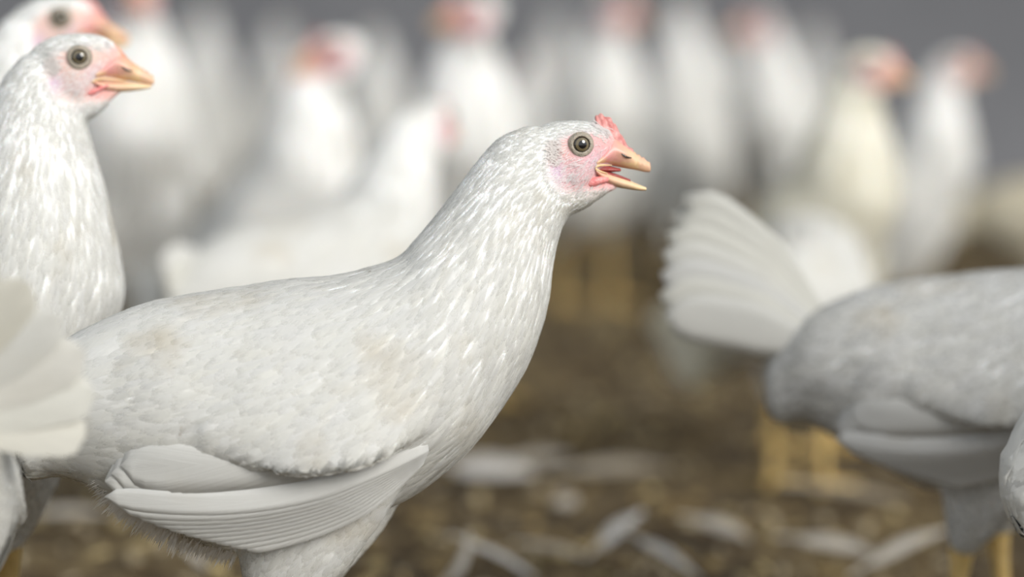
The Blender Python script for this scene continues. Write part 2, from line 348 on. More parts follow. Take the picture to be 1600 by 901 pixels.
def hen(name, label, F, phi, neck, eye, head_pitch=0, head_yaw=0, beak_open=0, detail=1, comb=1.0, tail=None, legs=None,
        seed=1, group='white hens behind the front bird', voxel=None, base=WHITE, warm=False, head=True, width=1.0, leg_show=True, tilt=0, dens=1.0, yel=0.15, comb_mat='comb', upto=None, wing_len=1.0):
    rng = random.Random(seed)
    root = bpy.data.objects.new(name, None); COL.objects.link(root); root.empty_display_size = 0.05
    root.location = F.root; root.rotation_euler = (0, 0, F.yaw); root.scale = (F.k,) * 3
    root['label'] = label; root['category'] = 'chicken'
    if group: root['group'] = group
    # --- body loft in local mm
    secs = []
    nb = len(BSEC) if upto is None else upto
    for q in BSEC[:nb]:
        x, z = rotp(q[0], q[2], phi); c, s = math.cos(phi), math.sin(phi)
        secs.append([x, 0, z, q[3] * c - q[5] * s, 0, q[3] * s + q[5] * c, 0, q[7] * width, 0])
    secs += neck
    HM = Matrix.Translation(Vector((eye[0], 0 if len(eye) < 3 else eye[2], eye[1]))) @ Matrix.Rotation(head_yaw, 4, 'Z') @ Matrix.Rotation(-head_pitch, 4, 'Y')
    J = Matrix.Translation((6, 0, -11.5)) @ Matrix.Rotation(-R(15.5) * (1 - beak_open), 4, 'Y') @ Matrix.Translation((-6, 0, 11.5))
    if beak_open < 1: J = J @ Matrix.Translation((-1.2, 0, 0.3))
    def jawfold(v): return v.lerp(J @ v, max(0, min(1, (v.x - 0) / 8)))
    parts = [loft(secs, 4, 40)]
    if head:
        sv, sf = loft(head_sections(SKULL), 3, 28, 2.15); sv = [HM @ v for v in sv]; parts.append((sv, sf))
        sv, sf = loft(head_sections(JAW), 3, 24, 2.0); sv = [HM @ jawfold(v) for v in sv]; parts.append((sv, sf))
    # --- thighs
    gz = 0
    legs = legs or [((500, 700), (412, 962), (418, 1196)), ((545, 690), (478, 950), (520, 1196))]
    hocks = []; thighs = []
    for i, (a, k, f) in enumerate(legs):
        side = -1 if i == 0 else 1
        A = H(*a); K = H(*k); Fo = H(*f)
        A = rotp(A[0], A[1], phi)
        if phi: K = (K[0] + 14 * math.sin(phi) * 1.0, K[1]); 
        y0, y1 = side * 30, side * 24
        u = Vector((0, 0, 1))
        ax = Vector((K[0] - A[0], y1 - y0, K[1] - A[1])); axn = ax.normalized(); fx = Vector((axn.z, 0, -axn.x)).normalized() * -1; sx = axn.cross(fx).normalized()
        ts = []
        for v_, r1, r2 in ((0, 40, 20), (0.3, 35, 20), (0.55, 28, 17), (0.78, 18, 13), (0.93, 10.5, 9), (1.0, 7, 7)):
            c = Vector((A[0], y0, A[1])) + ax * v_
            ts.append([*c, *(fx * r1), *(sx * r2)])
        parts.append(loft(ts, 3, 24))
        hocks.append((Vector((K[0], y1, K[1])), Vector((Fo[0] + (14 * math.sin(phi)), side * 26, 0)))); thighs.append((Vector((A[0], y0, A[1])), Vector((K[0], y1, K[1]))))
    vx = voxel or (2.2 if detail >= 3 else 3.2 if detail == 2 else 5)
    for side in (-1, 1):      # folded wing swells the flank
        ts = []
        for a_, hh, oo in (((690, 590), 12, -11), ((640, 582), 24, -7), ((560, 590), 33, -4), ((460, 606), 33, -4), ((380, 626), 24, -4), ((320, 650), 12, -5)):
            x, z = H(*a_); xh, zh = x, z; y = yaw_side(x, z) * width + oo; x, z = rotp(x, z, phi)
            dy = max(-hh * 0.75, yaw_side(xh, zh + hh) - yaw_side(xh, zh)) * 0.9; ts.append([x, side * y, z, hh * math.sin(-phi), side * dy, hh * math.cos(phi), 0, 8, 0])
        parts.append(loft(ts, 3, 20))
    V_, F_ = merge(parts)
    me = remeshed(V_, F_, vx, 5 if detail >= 2 else 3)
    n = len(me.vertices); co = np.zeros(n * 3, dtype=np.float32); me.vertices.foreach_get('co', co); co = co.reshape(-1, 3)
    HI = HM.inverted()
    tint = np.tile(np.array([base[0], base[1], base[2], 1], dtype=np.float32), (n, 1))
    hp = Vector(HM.translation)
    newco = co.copy()
    me.update(); nrm = np.zeros(n * 3, dtype=np.float32); me.vertices.foreach_get('normal', nrm); nrm = nrm.reshape(-1, 3)
    for i in range(n):
        p = Vector(co[i])
        if head and (p - hp).length < 60:
            q = HI @ p; mk = face_mask(q)
            if mk > 0:
                fc = face_col(q, warm); tint[i, :3] = np.array(base) * (1 - mk) + np.array(fc) * mk
                newco[i] -= nrm[i] * 0.5 * mk
        if detail >= 2:
            pn_ = p * 0.03
            newco[i] += nrm[i] * (noise.noise(pn_) * 1.2)
    me.vertices.foreach_set('co', newco.ravel())
    a = me.color_attributes.new('tint', 'FLOAT_COLOR', 'POINT'); a.data.foreach_set('color', tint.ravel())
    bvh_v = [Vector(c) for c in newco]; polys = [tuple(p.vertices) for p in me.polygons]
    bvh = BVHTree.FromPolygons(bvh_v, polys)
    me.transform(Matrix.Scale(0.001, 4)); me.update()
    body = link('body', me, root, [M['down']])
    # --- flow bones
    bones = []                        # (a, b, flow, kind)
    cs = [Vector(s_[:3]) for s_ in secs]
    for i in range(len(cs) - 1):
        fl = (cs[i] - cs[i + 1]).normalized(); kind = 'body' if i < nb - 1 else 'neck'
        if kind == 'body': fl = (fl + Vector((0, 0, -0.12))).normalized()
        bones.append((cs[i], cs[i + 1], fl, kind, i))
    for A_, K_ in thighs:
        bones.append((A_.lerp(K_, 0.45), K_, ((K_ - A_).normalized() + Vector((-0.25, 0, 0))).normalized(), 'thigh', 0))
    if head:
        hx = (HM.to_3x3() @ Vector((1, 0, 0))); hz = (HM.to_3x3() @ Vector((0, 0, 1)))
        bones.append((HM @ Vector((-20, 0, -4)), HM @ Vector((20, 0, -6)), (-hx - hz * 0.25).normalized(), 'head', 0))
    def flow(p):
        acc = Vector(); best = 1e9; bk = None; tot = 0
        for A_, B_, fl, kind, i in bones:
            ab_ = B_ - A_; u = max(0, min(1, (p - A_).dot(ab_) / ab_.length_squared)); d_ = (p - (A_ + ab_ * u)).length
            rr = 34 if kind == 'thigh' else 0
            dd = d_ + (8 if kind == 'thigh' else 0)
            if dd < best: best = dd; bk = (kind, i + u)
            w_ = 1 / (dd + 4) ** 4; acc += fl * w_
        return acc.normalized(), bk
    if detail >= 1:
        # --- contour plumage laid over the whole surface
        tri = []
        for p in polys:
            tri.append((p[0], p[1], p[2]))
            if len(p) == 4: tri.append((p[0], p[2], p[3]))
        tri = np.array(tri); P = newco[tri]; area = 0.5 * np.linalg.norm(np.cross(P[:, 1] - P[:, 0], P[:, 2] - P[:, 0]), axis=1)
        nr = np.random.RandomState(seed); total = {1: 2500, 2: 9000, 3: 30000, 4: 60000}[detail]
        if head: area = area * np.where(np.linalg.norm(P.mean(1) - np.array(hp), axis=1) < 42, 5.0, 1.0)
        idx = nr.choice(len(tri), total, p=area / area.sum()); bu = nr.rand(total, 2); fl_ = bu.sum(1) > 1; bu[fl_] = 1 - bu[fl_]
        pts = P[idx, 0] + (P[idx, 1] - P[idx, 0]) * bu[:, :1] + (P[idx, 2] - P[idx, 0]) * bu[:, 1:]
        nrmf = np.cross(P[idx, 1] - P[idx, 0], P[idx, 2] - P[idx, 0])
        grid = {}; vs, fs, uv, tn, nv = [], [], [], [], []
        scl = {1: 1.5, 2: 1.25, 3: 1.0, 4: 1.0}[detail]
        for k in range(total):
            p = Vector(pts[k]); f, (kind, tpar) = flow(p)
            x0 = p.x
            if kind == 'neck' or (kind == 'body' and tpar > nb - 1.8):
                tt = (tpar - (nb - 1.8)) / max(1, len(secs) - nb + 0.8); tt = max(0, min(1, tt))
                ln, wd, lift = 24 - 12 * tt, 3.6 - 1.7 * tt, 0.55 - 0.2 * tt
                if p.x > secs[-1][0] + 5 or tt < 0.45: wd += 2.6 * (1 - tt) * (1 if tt < 0.45 else 0.3)
            elif kind == 'body':
                up_ = (p.z - (cs[min(int(tpar), len(cs) - 1)].z))
                ln, wd, lift = (21, 9, 0.6)
                if up_ > 15: ln, wd, lift = 20, 8, 0.7
                if tpar < 2.2: ln, wd, lift = 30, 11, 1.5
                if up_ < -25: ln, wd, lift = 26, 10, 1.6
            elif kind == 'thigh': ln, wd, lift = 15, 6, 0.8
            else: ln, wd, lift = 6, 1.5, 0.35
            if head and kind in ('head', 'neck') and (p - hp).length < 52:
                q = HI @ p; mk = face_mask(q)
                if mk > 0.8 or q.x > 15: continue
                if kind == 'neck': ln *= 0.7; wd *= 0.75
                if mk > 0.1: ln *= 0.6; wd *= 0.7
            ln *= scl; wd *= scl
            rad = math.sqrt(ln * wd) * 0.27 / dens
            key = (int(p.x // 8), int(p.y // 8), int(p.z // 8)); ok = True
            for dx in (-1, 0, 1):
                for dy in (-1, 0, 1):
                    for dz in (-1, 0, 1):
                        for q_, r_ in grid.get((key[0] + dx, key[1] + dy, key[2] + dz), ()):
                            if (q_ - p).length_squared < rad * rad: ok = False; break
                        if not ok: break
                    if not ok: break
                if not ok: break
            if not ok: continue
            grid.setdefault(key, []).append((p, rad))
            # march along the surface
            rows = 4 if detail <= 2 or ln < 8 else 5
            lj = ln * rng.uniform(0.85, 1.15); wj = wd * rng.uniform(0.85, 1.15); lf = lift * rng.uniform(0.4, 1.5)
            jit = Vector((rng.gauss(0, 1), rng.gauss(0, 1), rng.gauss(0, 1))) * (0.10 if kind != 'head' else 0.22)
            f0 = (f + jit); cur = p.copy(); i0 = len(vs); col = tintv(rng, base, 0.018, yel); off0 = rng.uniform(0, 0.25); njs = rng.gauss(0, 0.05); njf = rng.gauss(0, 0.05)
            ok = True
            for r_ in range(rows + 1):
                hit = bvh.find_nearest(cur)
                if hit[0] is None: ok = False; break
                c0, nn = hit[0], hit[1]
                fd = (f0 - nn * f0.dot(nn)); 
                if fd.length < 0.05: ok = False; break
                fd.normalize(); s_ = nn.cross(fd)
                v = r_ / rows; wv = wj * 0.5 * (math.sin(PI * min(1, 0.18 + 0.62 * v)) if v < 0.75 else (0.95 * math.sqrt(max(0.02, 1 - ((v - 0.75) / 0.27) ** 2))))
                h = off0 - 0.4 + (0.4 + lf * 0.28) * v ** 1.2
                for su in (-1, 0, 1): nv.append((nn + s_ * (su * 0.22 + njs) + fd * (njf + 0.10 * (v - 0.6))).normalized())
                cc = c0 + nn * h
                vs += [cc - s_ * wv - nn * 0.25 * wv * 0.3, cc + nn * 0.12 * wv, cc + s_ * wv - nn * 0.25 * wv * 0.3]
                uv += [(0, v), (0.5, v), (1, v)]
                tn += [col] * 3
                cur = c0 + fd * (lj / rows)
            if not ok:
                del vs[i0:]; del uv[i0:]; del tn[i0:]; del nv[i0:]; continue
            for r_ in range(rows):
                a_ = i0 + r_ * 3; fs += [(a_ + 3, a_ + 4, a_ + 1, a_), (a_ + 4, a_ + 5, a_ + 2, a_ + 1)]
        me = mesh('plumage', mm(vs), fs, tn, uv, None, nv)
        link('plumage', me, root, [M['feather'] if detail >= 3 else M['plain']])
        if detail >= 3 and head:
            # sparse bristle feathers over the bare face, and down frill around it
            vs, fs, tn = [], [], []
            for k in range(7000):
                ang = nr.rand(3); q = Vector((-20 + 40 * ang[0], (-1 if nr.rand() < 0.5 else 1) * 22, -30 + 42 * ang[1]))
                wp = HM @ q; dr = (HM.to_3x3() @ Vector((0, -q.y, 0))).normalized()
                hit = bvh.ray_cast(wp, dr)
                if hit[0] is None: continue
                hq = HI @ hit[0]; mk = face_mask(hq)
                if mk <= 0.02 or hq.x > 15 or math.hypot(hq.x + 1, hq.z) < 6.6: continue
                keep = 0.12 if hq.z > -6 and hq.x > 2 else 0.4
                if hq.z < -14 and hq.x < 2: keep = 0.8
                if hq.x > 8: keep = 0.12
                if 5 < hq.x and -24 < hq.z < -14: keep = 0.12
                if (hq.z > 3.5 and hq.x < 12) or mk < 0.75: keep = 0.5
                if nr.rand() > keep: continue
                nn = hit[1]; f = (-hx * 1.0 - hz * (0.55 if hq.z < 0 else -0.1)) + Vector(nr.randn(3)) * 0.22
                f = (f - nn * f.dot(nn)).normalized(); s_ = nn.cross(f)
                ln = rng.uniform(2.2, 4.2); wd = rng.uniform(0.10, 0.22)
                i0 = len(vs); c0 = hit[0]
                vs += [c0 - s_ * wd, c0 + s_ * wd, c0 + f * ln * .5 + nn * 0.5 - s_ * wd * .8, c0 + f * ln * .5 + nn * 0.5 + s_ * wd * .8, c0 + f * ln + nn * 0.55]
                fs += [(i0, i0 + 1, i0 + 3, i0 + 2), (i0 + 2, i0 + 3, i0 + 4)]; tn += [(0.92, 0.90, 0.90)] * 5
            # wisps of crown feather lying across the foot of the comb
            for sd_ in (-1, 1):
                for k in range(70):
                    q = Vector((rng.uniform(5, 13), sd_ * rng.uniform(3.0, 6.5), 0)); q.z = 9.5 - (q.x - 6) * 0.45 + rng.gauss(0, 0.8)
                    d_ = Vector((0.75, sd_ * 0.15, -0.75 + rng.gauss(0, 0.2))).normalized(); ln = rng.uniform(3, 6.5); o_ = Vector((0, sd_, 0.3)); wd = rng.uniform(0.12, 0.28); i0 = len(vs); e_ = Vector((0.6, 0, 0.8)) * wd
                    for w_ in (q - e_, q + e_, q + d_ * ln * 0.5 + o_ * 1.0 - e_, q + d_ * ln * 0.5 + o_ * 1.0 + e_, q + d_ * ln + o_ * 0.8): vs.append(HM @ w_)
                    fs += [(i0, i0 + 1, i0 + 3, i0 + 2), (i0 + 2, i0 + 3, i0 + 4)]; tn += [(0.90, 0.87, 0.86)] * 5
            # ear tuft
            for sd_ in (-1, 1):
                for k in range(160):
                    q = Vector((-13 + rng.gauss(0, 1.8), sd_ * 22, -4.5 + rng.gauss(0, 2.8)))
                    hit = bvh.ray_cast(HM @ q, (HM.to_3x3() @ Vector((0, -sd_, 0))))
                    if hit[0] is None: continue
                    nn = hit[1]; f = (-hx * 1.0 - hz * rng.uniform(-0.7, 0.9)); f = (f - nn * f.dot(nn)).normalized(); s_ = nn.cross(f); c0 = hit[0]; ln = rng.uniform(2.5, 5); wd = rng.uniform(0.15, 0.35); i0 = len(vs)
                    vs += [c0 - s_ * wd, c0 + s_ * wd, c0 + f * ln * .5 + nn * 1.3 - s_ * wd, c0 + f * ln * .5 + nn * 1.3 + s_ * wd, c0 + f * ln + nn * 0.8]
                    fs += [(i0, i0 + 1, i0 + 3, i0 + 2), (i0 + 2, i0 + 3, i0 + 4)]; tn += [(0.86, 0.82, 0.80)] * 5
            link('face_bristles', mesh('face_bristles', mm(vs), fs, tn, [(0.5, 0.5)] * len(vs)), root, [M['plain']])
    # --- head parts
    if head:
        def put(nm, vf, mt, tint=None, rm=None, parent=root):
            vs_, fs_ = vf; vs_ = [HM @ v for v in vs_]
            me = mesh(nm, mm(vs_), fs_, tint)
            bm = bmesh.new(); bm.from_mesh(me); bmesh.ops.recalc_face_normals(bm, faces=bm.faces); bm.to_mesh(me); bm.free()
            return link(nm, me, parent, mt if isinstance(mt, list) else [mt])
        s3 = 3 if detail >= 2 else 2
        sg = 28 if detail >= 2 else 14
        uv_, uf = loft(head_sections(UB), s3, sg, 1.75, caps=0.4)
        # nostril operculum swelling and blunted tip
        for v in uv_:
            for sd_ in (-1, 1):
                d_ = math.sqrt(((v.x - 21.5) / 4.6) ** 2 + ((v.z + 4.6 + (v.x - 21.5) * 0.45) / 1.9) ** 2)
                if d_ < 1.6 and v.y * sd_ > 1.5: v.y += sd_ * 1.15 * math.exp(-d_ * d_ * 1.5)
            if detail >= 4 and v.x > 27 and v.z > -11: v.z += 0.5 * math.sin(v.x * 2.4 + v.y)
        def bcol(v):
            u = max(0, min(1, (v.x - 14) / 12)); c = Vector((0.80, 0.38, 0.36)).lerp(Vector((0.84, 0.56, 0.36)), u)
            if v.z < -9.2 or (v.x < 12 and v.z < -7): c = c.lerp(Vector((0.85, 0.62, 0.34)), 0.7)
            if v.x > 29: c = c.lerp(Vector((0.80, 0.48, 0.36)), 0.6)
            return c
        put('upper_beak', (uv_, uf), M['beak'], [bcol(v) for v in uv_])
        lv, lf_ = loft(head_sections(LB), s3, sg, 2.0, caps=0.4)
        lcol = [Vector((0.82, 0.48, 0.36)).lerp(Vector((0.88, 0.68, 0.42)), max(0, min(1, (v.x - 8) / 22))) for v in lv]
        put('lower_beak', ([J @ v for v in lv], lf_), M['beak'], lcol)
        if detail >= 2:
            # rim of the gape, cream-yellow, both sides
            rv, rf = [], []
            for sd_ in (-1, 1):
                pth = [(9.0, sd_ * 9.4, -10.3), (6.2, sd_ * 10.6, -11.4), (8.5, sd_ * 9.6, -13.0), (13, sd_ * 7.2, -14.4)] if beak_open > 0.5 else [(4.5, sd_ * 10.2, -12.5), (9, sd_ * 9.0, -11.0), (15, sd_ * 7.5, -11.2), (22, sd_ * 5.8, -12.1)]
                pth = [(15, sd_ * 7.6, -10.4)] + pth if beak_open > 0.5 else pth
                q_ = [[*p, 0, 0, r9, 0, r9, 0] for p, r9 in zip(pth, (0.2, 0.6, 0.8, 0.6, 0.2) if len(pth) == 5 else (0.7, 0.7, 0.6, 0.2))]
                a_, b_ = loft(q_, 3, 8); rf += [tuple(i + len(rv) for i in f) for f in b_]; rv += a_
            put('gape_rim', (rv, rf), M['beak'], (0.86, 0.60, 0.34))
            # nostril slit
            rv, rf = [], []
            for sd_ in (-1, 1):
                yb = 5.0
                q_ = [[18.6, sd_ * 6.4, -3.7, 0, 0, 0.3, 0, 0.6, 0], [20.5, sd_ * 6.75, -5.3, 0, 0, 0.6, 0, 0.6, 0], [22.6, sd_ * 6.5, -6.5, 0, 0, 0.5, 0, 0.6, 0], [25.0, sd_ * 5.5, -6.9, 0, 0, 0.22, 0, 0.5, 0]]
                a_, b_ = loft(q_, 3, 8); rf += [tuple(i + len(rv) for i in f) for f in b_]; rv += a_
            put('nostril', (rv, rf), M['irisdark'])
        if beak_open > 0.5:
            mv = loft([[4.5, 0, -12.2, 0, 0, 1.6, 0, 8.0, 0], [9, 0, -12.2, 0, 0, 1.7, 0, 7.2, 0], [15, 0, -12.6, 0, 0, 1.5, 0, 5.6, 0], [20, 0, -13, 0, 0, 0.8, 0, 4.2, 0]], 3, 20)
            put('palate', mv, M['mouth'])
            mv = loft([[6, 0, -12.9, 0, 0, 1.5, 0, 7.2, 0], [12, 0, -14.2, 0, 0, 1.2, 0, 6, 0], [18, 0, -15.8, 0, 0, 1.0, 0, 4.4, 0], [25, 0, -18.3, 0, 0, 0.7, 0, 2.4, 0]], 3, 20)
            put('tongue', mv, M['mouth'])
        # comb: low serrated blade; base line and top line
        cb = [(9.5, 8, 12.5), (11, 8, 14.2), (13.5, 6, 14.0), (16, 4.0, 12.2), (18, 2.5, 9.6), (20.5, 0.6, 5.6), (23.5, -2.5, 0.6), (27, -5.5, -3.4)]
        pts_ = catmull([(a_, b_, b_ + (c_ - b_) * comb) for a_, b_, c_ in cb], 5)
        vs, fs = [], []; nk = 7
        for i, (x, z0, z1) in enumerate(pts_):
            ser = 0.5 * math.sin(i * 0.95) * comb
            for j in range(nk):
                u = j / (nk - 1); z = z0 - 1.5 + (z1 + ser - z0 + 1.5) * u; th = 2.7 * (1 - u) ** 0.8 + 0.75
                if j == nk - 1: th = 0.25
                xo = x - 1.8 * u * (1 if x < 16 else 0.3)
                wob = 0.45 * math.sin(x * 1.7 + u * 3) * u
                for sd_ in (-1, 1): vs.append(Vector((xo, sd_ * th + wob + 0.25 * sd_ * math.sin(i * 1.9 + j * 2.3), z)))
        nn_ = len(pts_)
        def vi(i, j, s_): return (i * nk + j) * 2 + s_
        for i in range(nn_ - 1):
            for j in range(nk - 1):
                fs += [(vi(i, j, 0), vi(i + 1, j, 0), vi(i + 1, j + 1, 0), vi(i, j + 1, 0)), (vi(i, j, 1), vi(i, j + 1, 1), vi(i + 1, j + 1, 1), vi(i + 1, j, 1))]
            fs.append((vi(i, nk - 1, 0), vi(i + 1, nk - 1, 0), vi(i + 1, nk - 1, 1), vi(i, nk - 1, 1)))
            fs.append((vi(i, 0, 1), vi(i + 1, 0, 1), vi(i + 1, 0, 0), vi(i, 0, 0)))
        for i in (0, nn_ - 1):
            for j in range(nk - 1): fs.append((vi(i, j, 0), vi(i, j + 1, 0), vi(i, j + 1, 1), vi(i, j, 1)))
        put('comb', (vs, fs), M[comb_mat])
        for sd_ in (-1, 1):
            ws = 1.0 if comb > 0.9 else 0.55
            wl = [[2.5, sd_ * 9.2, -19.0, 0, 0, 1.6, 0, 1.6, 0], [5, sd_ * 9.2, -18.6, 0, 0, 2.3, 0, 2.0, 0], [9, sd_ * 8.6, -17.6, 0, 0, 2.0, 0, 1.9, 0], [13, sd_ * 7.2, -17.2, 0, 0, 1.2, 0, 1.2, 0]]
            wl = [[q[0], q[1], q[2] + (1 - ws) * 2.2, 0, 0, q[5] * ws, 0, q[7] * (0.6 + 0.4 * ws), 0] for q in wl]
            wv_, wf_ = loft(wl, 3, 14); put('wattle', ([jawfold(v) for v in wv_], wf_), M['wattle'])
            # eye
            ec = Vector((-1.2, sd_ * 10.6, 0)); er = 5.6; vs, fs, mi = [], [], []
            nr_, ns = 14, 28; ed = Vector((0.10, sd_, 0.02)).normalized(); e1 = Vector((0, 0, 1)).cross(ed).normalized(); e2 = ed.cross(e1)
            vs.append(ec + ed * er)
            for i in range(1, nr_ + 1):
                th = i / nr_ * R(100)
                for k in range(ns):
                    a_ = 2 * PI * k / ns; vs.append(ec + (ed * math.cos(th) + (e1 * math.cos(a_) + e2 * math.sin(a_)) * math.sin(th)) * er)
            for k in range(ns): fs.append((0, 1 + k, 1 + (k + 1) % ns)); mi.append(0)
            for i in range(nr_ - 1):
                thm = (i + 1.5) / nr_ * R(100); rr = math.sin(thm) * er
                for k in range(ns):
                    a_, b_ = 1 + i * ns + k, 1 + i * ns + (k + 1) % ns; fs.append((a_, a_ + ns, b_ + ns, b_)); mi.append(0 if rr < 1.95 else 1 if rr < 3.35 and thm < PI / 2 else 2)
            me = mesh('eye', mm([HM @ v for v in vs]), fs, None, None, mi); link('eye', me, root, [M['pupil'], M['iris'], M['irisdark']])
            # eyelid: two soft rings
            vs, fs = [], []
            prof = [(3.9, 14.9), (4.1, 15.3), (4.45, 15.55), (4.75, 15.35), (5.0, 15.35), (5.3, 14.95), (5.7, 14.3), (6.3, 13.0)]
            for k in range(36):
                a_ = 2 * PI * k / 36
                for r_, yy in prof:
                    ex = 1.12 if math.sin(a_) < 0 and r_ > 5 else 1.0
                    vs.append(Vector((-1.0 + r_ * math.cos(a_) * 1.03, sd_ * (yy - 0.012 * r_ * r_ * abs(math.cos(a_)) * (2.2 if math.cos(a_) > 0 else 0.4)), 0.1 + r_ * math.sin(a_) * 0.97 * ex)))
            np_ = len(prof)
            for k in range(36):
                for j in range(np_ - 1): a_ = k * np_ + j; b_ = ((k + 1) % 36) * np_ + j; fs.append((a_, a_ + 1, b_ + 1, b_) if sd_ < 0 else (a_, b_, b_ + 1, a_ + 1))
            put('eyelid', (vs, fs), M['lid'])
    # --- wings
    def lerp2(a_, b_, u): return (a_[0] + (b_[0] - a_[0]) * u, a_[1] + (b_[1] - a_[1]) * u)
    for side in (-1, 1):
        # covert shield: overlapping rounded coverts in rows, over the flank
        vs, fs, uv, tn = [], [], [], []
        def addb(bl, tint):
            o = len(vs); vs.extend(bl[0]); fs.extend([tuple(i + o for i in f) for f in bl[1]]); uv.extend(bl[2]); tn.extend([tint] * len(bl[0]))
        rowsdef = [  # start px, end px, count, length, width, offset   (rear-most row first)
            ((440, 662), (640, 648), 5, 112, 60, 2.6), ((420, 640), (650, 616), 7, 84, 46, 3.4)]
        for ri, (a_, b_, cnt, ln, wd, off) in enumerate(rowsdef):
            for k in range(cnt):
                c = lerp2(a_, b_, (k + 0.5) / cnt); c = (c[0] + rng.uniform(-9, 9), c[1] + rng.uniform(-9, 9))
                an = R(200 - 8 * k / cnt + rng.uniform(-6, 6) + (-4 + ri * 2)); l_ = ln * rng.uniform(0.9, 1.1)
                tp = (c[0] + l_ * math.cos(an), c[1] - l_ * math.sin(an))
                addb(blade(H(*c), H(*tp), wd / 3.2 * rng.uniform(0.9, 1.1), 0.5, 0, off - 0.35 * k / cnt + rng.uniform(-.2, .2), 8, 5, phi, side, -1.0, 0, 0.2), tintv(rng, base, 0.03, yel))
        w_o = link('wing', mesh('wing', mm(vs), fs, tn, uv), root, [M['feather'] if detail >= 3 else M['plain']])
        # flight feathers: long stiff vanes; tertials on top, secondaries and primaries beneath
        fl = []
        for k in range(3):      # tertials: broad upper panel, tips rounded at the rear
            u = k / 2; fl.append(((630 - 15 * u, 640 + 8 * u), (166 + 24 * (1 - u) ** 1.3, 708 + 26 * u), 80 + 12 * (1 - u), 2.6 - 0.9 * u, 0.82, -12, 0.4, 0.6))
        np_ = 10 if detail > 1 else 4
        for k in range(np_):
            u = k / (np_ - 1); fl.append(((655 - 10 * u, 676 + 18 * u), (166 + 200 * u ** 1.1, 757 + 62 * u ** 0.75), 36 + 8 * u, 2.2 - 2.7 * u, 0.88, -34 + 14 * u, 0.45, 1.2))
        for a_, b_, wd, off, tr_, cv, rw0, dr_ in fl:
            b_ = lerp2(a_, b_, wing_len)
            bl = blade(H(*a_), H(*b_), wd / 3.2, tr_, 0, off, 26 if detail > 1 else 8, 5, phi, side, dr_, cv / 3.2 * -1, 0.25, rw0=rw0, sink=5.0, edge=4.0 if cv > -13 else 0.0)
            v2, f2, u2 = thicken(list(bl[0]), bl[1], bl[2], 0.3, side)
            link('flight_feather', mesh('flight_feather', mm(v2), f2, tintv(rng, base, 0.02, yel * 0.5), u2), w_o, [M['flight']])
    if detail >= 4:
        # hair-like barbs of the fluff that fringes the vent and belly
        vs, fs, tn = [], [], []
        line = [(158, 722), (163, 745), (170, 768), (196, 792), (235, 818), (275, 838), (320, 850), (360, 862)]
        for k in range(2600):
            u = rng.random() ** 1.3 * (len(line) - 1); i = int(u); c = lerp2(line[i], line[min(i + 1, len(line) - 1)], u - i)
            c = (c[0] + 7 + rng.uniform(-3, 14), c[1] - 4 - rng.uniform(0, 10)); an = R(188 + 52 * min(1, u / 4.5) + 9 * math.sin(u * 17) + rng.gauss(0, 4)); ln = rng.uniform(5, 10.5) * (1.15 - 0.4 * u / 7)
            x, z = H(*c); y = rng.uniform(-1, 1) * (20 if u < 2 else 30); d_ = Vector((math.cos(an) , rng.gauss(0, 0.12), math.sin(an))); pn = Vector((-d_.z, 0, d_.x)) * rng.uniform(0.18, 0.32)
            p0 = Vector((x, y, z)); p1 = p0 + d_ * ln * 0.6; p2 = p0 + d_ * ln + Vector((0, 0, -0.08 * ln)); i0 = len(vs)
            for q, w_ in ((p0, 1), (p1, 0.9)):
                for s_ in (-1, 1):
                    q2 = q + pn * w_ * s_; xx, zz = rotp(q2.x, q2.z, phi); vs.append(Vector((xx, q2.y, zz)))
            xx, zz = rotp(p2.x, p2.z, phi); vs.append(Vector((xx, p2.y, zz)))
            fs += [(i0, i0 + 1, i0 + 3, i0 + 2), (i0 + 2, i0 + 3, i0 + 4)]; tn += [tintv(rng, (0.88, 0.86, 0.83), 0.05)] * 5
        link('belly_fluff', mesh('belly_fluff', mm(vs), fs, tn, [(0.5, 0.5)] * len(vs)), root, [M['plain']])
    # --- tail
    if tail and tail.get('fan'):
        B0 = rotp(*H(*tail['base']), phi)
        for side in (-1, 1):
            for k in range(tail['n']):
                u = (k + 0.5) / tail['n']; th = R(92 * u); ln = tail['length'] * (1.12 - 0.36 * u) * rng.uniform(0.97, 1.03)
                d_ = Vector((-0.62 + 0.1 * u, side * math.sin(th), math.cos(th) * 0.95)).normalized(); wv_ = d_.cross(Vector((-1, 0, 0.2))).normalized(); nm_ = wv_.cross(d_).normalized()
                b_ = Vector((B0[0], side * 7 * u, B0[1] + 10 - 16 * u)) + nm_ * (k * 0.9) * 1.0
                vs, fs, uv = [], [], []; rows, cols = 12, 7
                for i in range(rows + 1):
                    v = i / rows; wv = tail['width'] * min(1, 0.3 + 1.2 * v) * max(0.03, 1 - max(0, (v - 0.8) / 0.2) ** 2.3) ** 0.5
                    for j in range(cols):
                        uu = -1 + 2 * j / (cols - 1); vs.append(b_ + d_ * ln * v + wv_ * wv * 0.5 * uu + nm_ * (1.6 * (1 - uu * uu) - 5 * v * v) + wv_ * side * 4 * math.sin(PI * v)); uv.append((0.5 + 0.5 * uu, v))
                for i in range(rows):
                    for j in range(cols - 1): a_ = i * cols + j; fs.append((a_, a_ + 1, a_ + cols + 1, a_ + cols))
                n_ = len(vs); vs += [v - nm_ * 0.5 for v in vs]; fs += [tuple(n_ + q for q in reversed(f)) for f in fs]; uv += uv
                link('tail_feather', mesh('tail_feather', mm(vs), fs, tintv(rng, (0.90, 0.89, 0.85) if k % 2 else base, 0.03, yel * 2), uv), root, [M['flight']])
        tail = dict(base=tail['base'], a0=0, a1=0, n=0, length=0, width=0, spread=0)
    tl = tail or dict(base=(110, 610), a0=160, a1=205, n=6, length=88, width=26, spread=9)
